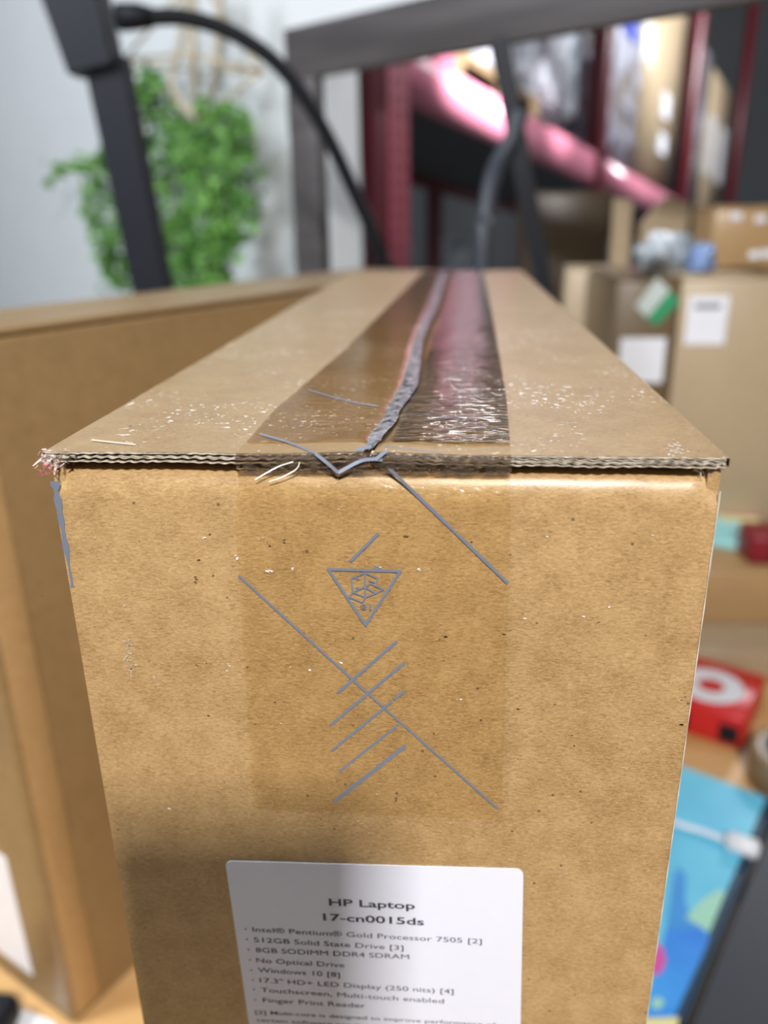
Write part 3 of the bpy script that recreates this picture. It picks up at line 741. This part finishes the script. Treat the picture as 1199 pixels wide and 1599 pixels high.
# vines
rnd = random.Random(11)
vines = [[(225, 120), (205, 180), (215, 260), (180, 340), (170, 440)], [(235, 115), (240, 200), (225, 300), (215, 380), (200, 450)], [(250, 150), (270, 230), (255, 320), (265, 400), (250, 450)],
         [(300, 175), (290, 240), (310, 300), (300, 380), (310, 450)], [(340, 180), (365, 190), (370, 240), (365, 320), (360, 400)], [(330, 170), (345, 260), (340, 340), (335, 420), (330, 460)],
         [(220, 160), (170, 230), (120, 262), (95, 260), (72, 290)], [(215, 230), (165, 260), (140, 320), (160, 380), (175, 430)], [(260, 170), (300, 250), (280, 330), (240, 360), (230, 430)],
         [(230, 130), (200, 200), (190, 300), (195, 370), (190, 440)], [(360, 185), (375, 250), (380, 320), (355, 380), (345, 440)], [(290, 240), (320, 290), (325, 350), (290, 400), (285, 450)]]
stv = []; vsl = []; fsl = []
for vi, v in enumerate(vines):
    path = spline([pp(x, y, rnd.uniform(-.05, .09)) for x, y in v], 7)
    o = tube('vine_stem', path, .0025, M['stem'], hp, 5)
    thin = vi in (6,)
    for p in path:
        for _ in range(2 if thin else 5):
            c = p + Vector((rnd.gauss(0, .016 if thin else .024), rnd.gauss(0, .02), rnd.gauss(0, .012 if thin else .02)))
            L_ = rnd.uniform(.014, .030); d = Vector((rnd.uniform(-1, 1), rnd.uniform(-1, .2), rnd.uniform(-1, .5))).normalized(); s = d.cross(Vector((rnd.uniform(-.4, .4), 1, rnd.uniform(-.4, .4)))).normalized() * L_ * .45
            nn = d.cross(s).normalized() * L_ * .15
            k = len(vsl); vsl += [c - d * L_, c + s + nn, c + d * L_, c - s + nn, c]
            fsl += [(k, k + 1, k + 4), (k + 1, k + 2, k + 4), (k + 2, k + 3, k + 4), (k + 3, k, k + 4)]
fo = mesh('vine_leaves', vsl, fsl, M['leaf'], hp); fo['kind'] = 'stuff'

# ---------------------------------------------------------------- warehouse rack
R1 = at(615, 150, 1, 2.75); R2 = at(930, 292, 1, 4.75)
ud3 = (R2 - R1).normalized(); ud = Vector((ud3.x, ud3.y, 0)).normalized(); pd = Vector((-ud.y, ud.x, 0))
def shear(p, u_, z):     # rack frame: p into the rack, u_ along it, z above the sloping beam line
    q = R1 + ud3 * u_ + pd * p; return Vector((q.x, q.y, q.z + z))
def rbox(name, p0, p1, u0, u1, z0, z1, mat, parent, bev=0.0, absz=False):
    def zz(p, u_, z): 
        q = shear(p, u_, 0); return Vector((q.x, q.y, z)) if absz else shear(p, u_, z)
    bm = bmesh.new(); v = [bm.verts.new(zz(p, u_, z)) for z in (z0, z1) for p, u_ in ((p0, u0), (p0, u1), (p1, u1), (p1, u0))]
    for f in ((0, 1, 2, 3), (4, 5, 6, 7), (0, 1, 5, 4), (1, 2, 6, 5), (2, 3, 7, 6), (3, 0, 4, 7)): bm.faces.new([v[k] for k in f])
    bmesh.ops.recalc_face_normals(bm, faces=bm.faces)
    if bev: bmesh.ops.bevel(bm, geom=bm.edges[:], offset=bev, segments=2, affect='EDGES')
    if parent is not None: bm.transform(parent_inv(parent))
    me = bpy.data.meshes.new(name); bm.to_mesh(me); bm.free(); return link(name, me, mat, parent, bool(bev))
rk = thing('pallet_rack', 'red steel warehouse rack with pink beam receding behind the wooden shelf', 'rack', (R1.x, R1.y, FL))
bay = (R2 - R1).length; DEP = 1.0; bh = .155
for k in range(3):
    if k < 2: rbox('beam', -.03, .03, .03 + bay * k, bay * (k + 1) - .12, 0, bh, M['pink'], rk, .004)
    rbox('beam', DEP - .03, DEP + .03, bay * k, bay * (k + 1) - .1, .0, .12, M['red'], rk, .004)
rbox('shelf_deck', .03, DEP - .03, 0, bay * 3, .06, .10, M['deck'], rk)
def upright(u_, p, w, dp=.09):
    return rbox('upright', p - dp / 2, p + dp / 2, u_ - w, u_, FL, 2.3, M['red'], rk, .004, True)
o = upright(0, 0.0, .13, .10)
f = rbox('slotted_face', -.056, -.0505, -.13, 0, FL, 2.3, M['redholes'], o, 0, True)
vs = []; fs = []
for i in range(46):
    z = -.6 + i * .05
    for uo in (-.09, -.04):
        k = len(vs)
        for du, dz in ((-.010, -.012), (.008, -.012), (.010, .012), (-.008, .012)):
            q = shear(-.0566, uo + du, 0); vs.append(Vector((q.x, q.y, z + dz)))
        fs.append((k, k + 1, k + 2, k + 3))
mesh('slots', vs, fs, M['hole'], f)['kind'] = 'stuff'
for k in range(1, 4): upright(bay * k, 0.0, .12)
for k in range(0, 4): upright(bay * k, DEP, .09, .07)
# pallets, wrapped loads and cartons on the rack shelf
def pallet(u0, u1, label):
    t = thing('pallet', label, 'pallet', shear(.5, (u0 + u1) / 2, .175))
    rbox('deck_boards', .06, .96, u0, u1, .26, .29, M['kraft_brown'], t)
    for uu_ in (u0, (u0 + u1) / 2 - .05, u1 - .1): rbox('runner', .06, .96, uu_, uu_ + .1, .172, .26, M['kraft_brown'], t)
def load(u0, u1, h, mat, label, parts=(), p0=.08, base=.292, cat='wrapped load', name='wrapped_pallet_load'):
    t = thing(name, label, cat, shear(.5, (u0 + u1) / 2, base))
    rbox('body', p0, .94, u0, u1, base, base + h, mat, t, .03)
    for (a, b_, z0, z1, m_) in parts:
        rbox('sticker', p0 - .012, p0 - .002, u0 + (u1 - u0) * a, u0 + (u1 - u0) * b_, base + h * z0, base + h * z1, M[m_], t)  # on wrapped loads, the white ones paint glints on the plastic
    return t
pallet(.55, 1.3 * bay / 2, 'dark wooden pallet on the rack, under the white wrapped load')
crate = rbox('crate', .02, .45, .18, .5, .175, .42, M['pink'], None, .01); tag(crate, 'glossy pink crate on the near end of the rack shelf', 'crate')
load(.62, bay * .66, .95, M['wrap'], 'white stretch-wrapped load between the two nearest rack posts', [(.05, .4, .3, .6, 'white')])
load(bay * .67, bay - .10, .85, M['wrap'], 'second white wrapped load, left of the dark red post')
load(bay * 1.005, bay * 1.48, 1.35, M['wrap2'], 'wrapped load with yellow and blue marks right of the dark red post',
     [(.12, .3, .52, .66, 'yellow'), (.5, .8, .55, .72, 'blue'), (.05, .22, .10, .2, 'white'), (.06, .24, .25, .36, 'white'), (.6, .85, .78, .86, 'yellow')], base=.18)
load(bay * 1.49, bay * 1.96, 1.3, M['kraft_pale'], 'pale carton stack with white stickers on the rack', [(.5, .7, .38, .5, 'white'), (.5, .7, .2, .3, 'white')], base=.18, cat='carton stack', name='carton_stack')
load(bay * 2.0, bay * 2.46, 1.25, M['wrap2'], 'streaky wrapped load far along the rack', base=.18)
load(bay * 2.48, bay * 2.98, 1.2, M['kraft_pale'], 'pale cartons at the far end of the rack', [(.1, .3, .3, .7, 'white'), (.6, .8, .3, .7, 'white')], base=.18, cat='carton stack', name='carton_stack')
# low goods on the warehouse floor
for (px0, px1, pyt, Y, lab) in ((520, 640, 378, 6.5, 'pale wrapped goods on the floor behind the slotted red post'), (690, 765, 372, 6.9, 'pale grey goods on the floor under the dark shelf')):
    a = at(px0, pyt, 1, Y); b_ = at(px1, pyt, 1, Y)
    tag(boxm('wrapped_goods', (a.x, Y, FL), (b_.x, Y + .8, a.z), M['wrap'], None, .03), lab, 'wrapped load')
# ---------------------------------------------------------------- cartons behind on the desk, right
rb, X = carton('large pale carton with a white sticker, right of the green-stickered one', (.66, 1.15), 0, .283, .30, T, -.041, M['kraft_pale'])
a = at(1076, 462, 1, 1.149); b_ = at(1130, 538, 1, 1.149)
boxm('sticker', (a.x, 1.1485, b_.z), (b_.x, 1.1495, a.z), M['white'], rb)
boxm('sticker_print', (a.x + .01, 1.148, a.z - .02), (b_.x - .012, 1.1484, a.z - .012), M['grey'], rb)
r2, X = carton('narrow darker carton carrying a green diamond sticker and a white label', (.374, 1.155), 0, .099, .27, T, -.043, M['kraft_brown'])
a = at(970, 528, 1, 1.15); b_ = at(1034, 598, 1, 1.15)
boxm('white_sticker', (a.x, 1.1525, b_.z), (b_.x, 1.1545, a.z), M['white'], r2)
vs = [at(*p, 1, 1.153) for p in ((1026, 433), (1062, 470), (1024, 510), (992, 478))]; ctr = sum(vs, Vector()) / 4
mesh('green_sticker', vs + [v + Vector((0, .0015, 0)) for v in vs], [(0, 1, 2, 3), (4, 5, 6, 7)] + [(i, (i + 1) % 4, (i + 1) % 4 + 4, i + 4) for i in range(4)], M['green'], r2)
vs = [at(*p, 1, 1.1525) for p in ((1026, 433), (1046, 453), (1010, 496), (992, 478))]
mesh('pale_print', vs, [(0, 1, 2, 3)], M['pastel'], r2)
a = at(884, 416, 1, 1.46); b_ = at(958, 416, 1, 1.46)
carton('small pale carton just behind the far right corner of the front carton', (b_.x, 1.46 - .0), 0, b_.x - a.x, .035, T, a.z, M['kraft_pale'], tape=False)
# goods above / behind them
x0 = at(822, 300, 1, 2.0); x1 = at(955, 300, 1, 2.0)
h0 = FL
for i, (h, lab) in enumerate(((.5, 'brown carton on the floor, bottom of the dark stack'), (.5, 'brown carton in the middle of the dark stack'), (x0.z - FL - 1.0, 'brown carton darkened for shade on top of the stack, under the pink rack beam'))):
    carton(lab, (x1.x, 2.0), 0, x1.x - x0.x, .3, h0, h0 + h, M['kraft_shaded'], group='brown cartons stacked on the floor'); h0 += h
def sheet_px(name, pxs, Y, th, mat, label, cat, drop=None):
    vs = [at(x, y, 1, Y) for x, y in pxs]
    n = len(vs); vs2 = vs + [v + Vector((0, th, 0)) for v in vs]
    fs = [tuple(range(n)), tuple(range(n, 2 * n))[::-1]] + [(i, (i + 1) % n, (i + 1) % n + n, i + n) for i in range(n)]
    return tag(mesh(name, vs2, fs, mat), label, cat)
sheet_px('cardboard_sheet', [(958, 309), (988, 312), (972, 560), (945, 560)], 1.52, .01, M['kraft_pale'], 'pale cardboard sheet standing on edge beside the dark stack', 'cardboard')
sheet_px('cardboard_sheet', [(1000, 350), (1040, 306), (1078, 318), (1064, 440), (990, 440)], 1.54, .01, M['kraft_pale'], 'folded cardboard flap leaning behind the white plastic bundle', 'cardboard')
a = at(1112, 322, 1, 1.32); b_ = at(1240, 322, 1, 1.32)
cc, X = carton('brown carton with white marks standing on the large pale carton', (b_.x, 1.30), 0, b_.x - a.x, .13, -.040, a.z, M['kraft_far'])
for (u, v) in ((1150, 338), (1188, 342), (1178, 398), (1198, 396)):
    p = at(u, v, 1, 1.299); boxm('white_mark', (p.x - .009, 1.2985, p.z - .006), (p.x + .009, 1.2995, p.z + .006), M['white'], cc, .0003)
def lump(name, c, r, mat, label, cat, seed):
    bm = bmesh.new(); bmesh.ops.create_icosphere(bm, subdivisions=4, radius=1)
    for v in bm.verts:
        k = 1 + .35 * noise.noise(v.co * 1.8 + Vector((seed, 0, 0))) + .2 * noise.noise(v.co * 5 + Vector((seed, 0, 0)))
        v.co = Vector((v.co.x * r[0] * k, v.co.y * r[1] * k, max(-r[2] * .8, v.co.z * r[2] * k))) + Vector(c)
    me = bpy.data.meshes.new(name); bm.to_mesh(me); bm.free(); return tag(link(name, me, mat, None, True), label, cat)
lump('plastic_bundle', (at(1040, 420, 1, 1.30).x, 1.30, -.041 + .028), (.05, .05, .035), M['wrap'], 'crumpled white plastic bundle on top of the cartons', 'plastic', 2)
lump('plastic_bundle', (at(1093, 420, 1, 1.22).x, 1.22, -.041 + .020), (.022, .03, .025), M['blue_glint'], 'small crumpled bag coloured as a blue glint beside the white bundle', 'plastic', 6)
# flat cartons lying on the desk
carton('flat brown carton lying on the desk behind the red box', (.80, .875), 0, .46, .26, T, -.55, M['kraft_pale'], cat='box')
carton('upper flat carton, resting on the one behind the red box', (.80, .955), 0, .44, .17, -.55, -.455, M['kraft_far'], cat='box')
g = [at(x, y, 2, -.453) for x, y in ((1104, 850), (1176, 862), (1186, 812), (1108, 806))]
def slab_poly(name, vs, th, mat, parent=None):
    n = len(vs); v2 = [v + Vector((0, 0, th)) for v in vs]
    return mesh(name, list(vs) + v2, [tuple(range(n))[::-1], tuple(range(n, 2 * n))] + [(i, (i + 1) % n, (i + 1) % n + n, i + n) for i in range(n)], mat, parent)
gc = thing('card_pack', 'pale turquoise card pack with rainbow top edge on the flat cartons', 'card', (g[0].x, g[0].y, -.455))
slab_poly('card', g, .012, M['teal'], gc)
d0 = g[3] - g[0]; d1 = g[2] - g[1]
for i, mm_ in enumerate(('yellow', 'pink')):
    f0 = .66 + .17 * i; f1 = f0 + .17
    slab_poly('stripe', [p + Vector((0, 0, .0125)) for p in (g[0] + d0 * f0 + (g[1] - g[0]) * .2, g[1] + d1 * f0, g[1] + d1 * f1, g[0] + d0 * f1 + (g[1] - g[0]) * (.2 + .3 * i))], .0008, M[mm_], gc)
a = at(1172, 872, 1, .96)
tag(boxm('red_packet', (a.x, .965, -.4535), (a.x + .12, 1.03, -.405), M['dark_red'], None, .006), 'dark red packet at the right end of the flat cartons', 'packet')
# red box with bullseye
rt = Vector((.86, -.51, 0)).normalized(); rn_ = Vector((-rt.y, rt.x, 0)); ro = Vector((.39, .703, 0))
rmx = Matrix((rt, rn_, Vector((0, 0, 1)))).transposed().to_4x4(); rmx.translation = ro
rb_ = thing('red_box', 'red box with a white bullseye ring on its lid, on the desk', 'box', (.35, .78, T))
boxm('body', (-.13, 0, T), (.006, .125, T + .05), M['red_box'], rb_, .005, rmx)
pc = at(1110, 1070, 2, T + .051)
def disc(name, c, r0, r1, mat, parent, z, seg=48):
    vs = []; fs = []
    for k in range(seg):
        a = 2 * math.pi * k / seg
        for r in ((r0, r1) if r0 > 0 else (r1,)): vs.append((c.x + r * math.cos(a), c.y + r * math.sin(a), z))
    if r0 > 0: fs = [(2 * k, 2 * k + 1, (2 * k + 3) % (2 * seg), (2 * k + 2) % (2 * seg)) for k in range(seg)]
    else: fs = [tuple(range(seg))]
    return mesh(name, vs, fs, mat, parent)
disc('bullseye_ring', pc, .017, .043, M['white'], rb_, T + .0506)
for s in (-.075, -.012):
    boxm('dark_print', (s - .012, -.0012, T + .008), (s + .012, -.0002, T + .034), M['black'], rb_, .0004, rmx)
# picture book / tin with underwater-like print
cA = Vector((.392, .593, 0)); cl = Vector((-.53, -.855, 0)).normalized(); cw_ = Vector((-cl.y * -1, -cl.x * 1, 0)); cw_ = Vector((cl.y, -cl.x, 0))
LB = .335; WB = .150; zt_ = T + .016
bk = thing('picture_book', 'bright blue picture book with dark spine lying on the desk', 'book', (cA.x, cA.y, T))
def cpnt(u, w, z): p = cA + cl * u + cw_ * w; return Vector((p.x, p.y, z))
slab_poly('cover', [cpnt(0, 0.004, T), cpnt(LB, 0.004, T), cpnt(LB, WB, T), cpnt(0, WB, T)], .016, M['sky'], bk)
slab_poly('spine', [cpnt(0, -.006, T), cpnt(LB, -.006, T), cpnt(LB, .004, T), cpnt(0, .004, T)], .0155, M['navy'], bk)
def patch(name, pxs, mat, lift):
    vs = [at(x, y, 2, zt_ + lift) for x, y in pxs]
    return mesh(name, vs, [tuple(range(len(vs)))], mat, bk)
patch('printed_sea', [(1040, 1448), (1062, 1430), (1086, 1440), (1108, 1462), (1102, 1480), (1052, 1590), (1005, 1588)], M['deepblue'], .0003)
patch('printed_tower', [(1050, 1370), (1060, 1352), (1072, 1368), (1070, 1410), (1090, 1450), (1040, 1450)], M['midblue'], .0005)
patch('printed_bush', [(1070, 1432), (1100, 1402), (1124, 1388), (1132, 1395), (1108, 1455), (1094, 1448)], M['mint'], .0006)
patch('printed_coral', [(1020, 1470), (1034, 1478), (1040, 1500), (1030, 1522), (1012, 1520)], M['magenta'], .0008)
patch('printed_shell', [(1016, 1562), (1028, 1556), (1038, 1564), (1030, 1576), (1018, 1574)], M['mint'], .0009)
patch('printed_border', [(1005, 1590), (1060, 1588), (1056, 1612), (1000, 1612)], M['yellow'], .0011)
# white cable with plug on the book
wc = thing('charging_cable', 'white charging cable with plug lying across the blue book', 'cable', at(1150, 1318, 2, zt_))
tube('cord', spline([at(980, 1245, 2, zt_ + .004), at(1050, 1283, 2, zt_ + .004), at(1095, 1298, 2, zt_ + .004), at(1135, 1313, 2, zt_ + .005)], 6), .0032, M['white'], wc, 10)
pA = at(1132, 1311, 2, zt_ + .007); pB = at(1186, 1329, 2, zt_ + .007)
tube('plug', [pA, pA.lerp(pB, .12), pA.lerp(pB, .9), pB], .01, M['white'], wc, 16, radii=[.0055, .0105, .0105, .006])
# dark flat case on the right of the book
dc = thing('laptop_case', 'dark grey flat case lying on the desk right of the blue book', 'case', cpnt(.1, -.12, T))
dpts = [cpnt(-.0, -.012, T), cpnt(.40, -.012, T), cpnt(.40, -.26, T), cpnt(-.0, -.26, T)]
bmv = slab_poly('case_body', dpts, .014, M['slate'], dc)
slab_poly('zip_edge', [cpnt(-.004, -.009, T + .005), cpnt(.404, -.009, T + .005), cpnt(.404, -.012, T + .005), cpnt(-.004, -.012, T + .005)], .004, M['black'], dc)
# brown tape roll
tr_c = Vector((.437, .641, T))
tr_ = thing('tape_roll', 'glossy tan roll of packing tape standing on the desk at right', 'tape', tr_c)
vs = []; fs = []; seg = 48
rs = [(.050, 0), (.052, .002), (.052, .046), (.050, .048), (.039, .048), (.038, .047), (.038, .001), (.039, 0)]
for k in range(seg):
    a = 2 * math.pi * k / seg
    for r, z in rs: vs.append((tr_c.x + r * math.cos(a), tr_c.y + r * math.sin(a), T + z))
for k in range(seg):
    for j in range(8): a = k * 8 + j; b2_ = k * 8 + (j + 1) % 8; c_ = ((k + 1) % seg) * 8; fs.append((a, c_ + j, c_ + (j + 1) % 8, b2_))
mesh('wound_tape', vs, fs, M['tanroll'], tr_, True)
vs = []; fs = []
for k in range(seg):
    a = 2 * math.pi * k / seg
    for r, z in ((.0378, .0), (.0378, .048), (.0345, .048), (.0345, 0)): vs.append((tr_c.x + r * math.cos(a), tr_c.y + r * math.sin(a), T + z))
for k in range(seg):
    for j in range(4): c_ = ((k + 1) % seg) * 4; fs.append((k * 4 + j, c_ + j, c_ + (j + 1) % 4, k * 4 + (j + 1) % 4))
mesh('core', vs, fs, M['grey'], tr_, False)
# things at the foot of the left carton
p = at(8, 1580, 2, T + .012)
tag(boxm('mouse', (p.x - .035, p.y - .05, T), (p.x + .012, p.y + .01, T + .028), M['black'], None, .01, seg=4), 'black rounded object at the bottom left, before the left carton', 'mouse')
pv = [at(x, y, 2, T + .0005) for x, y in ((28, 1572), (85, 1597), (120, 1680), (20, 1690))]
tag(slab_poly('paper_sheet', pv, .001, M['white']), 'white sheet of paper under the left carton edge, bottom left', 'paper')
# ---------------------------------------------------------------- the phone that takes the picture, outside the frame; thin desk stand added to hold it up
pm = cam.matrix_world.copy()
pt = thing('smartphone', 'black smartphone held in an added thin stand before the carton', 'phone', pm @ Vector((-.022, -.055, .008)))
boxm('phone_body', (-.062, -.130, .0045), (.016, .016, .0125), M['phone'], pt, .0035, pm, 3)
boxm('camera_plate', (-.018, -.018, .0030), (.014, .014, .0045), M['phone'], pt, .0007, pm, 2)
q0 = pm @ Vector((-.022, -.09, .017))
ps = thing('added_phone_stand', 'added thin black desk stand holding the smartphone', 'stand', (q0.x, q0.y - .05, T))
boxm('added_stand_clamp', (-.045, -.095, .0128), (.001, -.070, .018), M['black'], ps, .001, pm)
tube('added_stand_pole', spline([q0, q0 + Vector((0, -.035, -.03)), Vector((q0.x, q0.y - .05, q0.z - .1)), Vector((q0.x, q0.y - .05, T + .006))], 6), .005, M['black'], ps, 10)
cyl('base', (q0.x, q0.y - .05, T), .05, .008, M['black'], ps, 32)
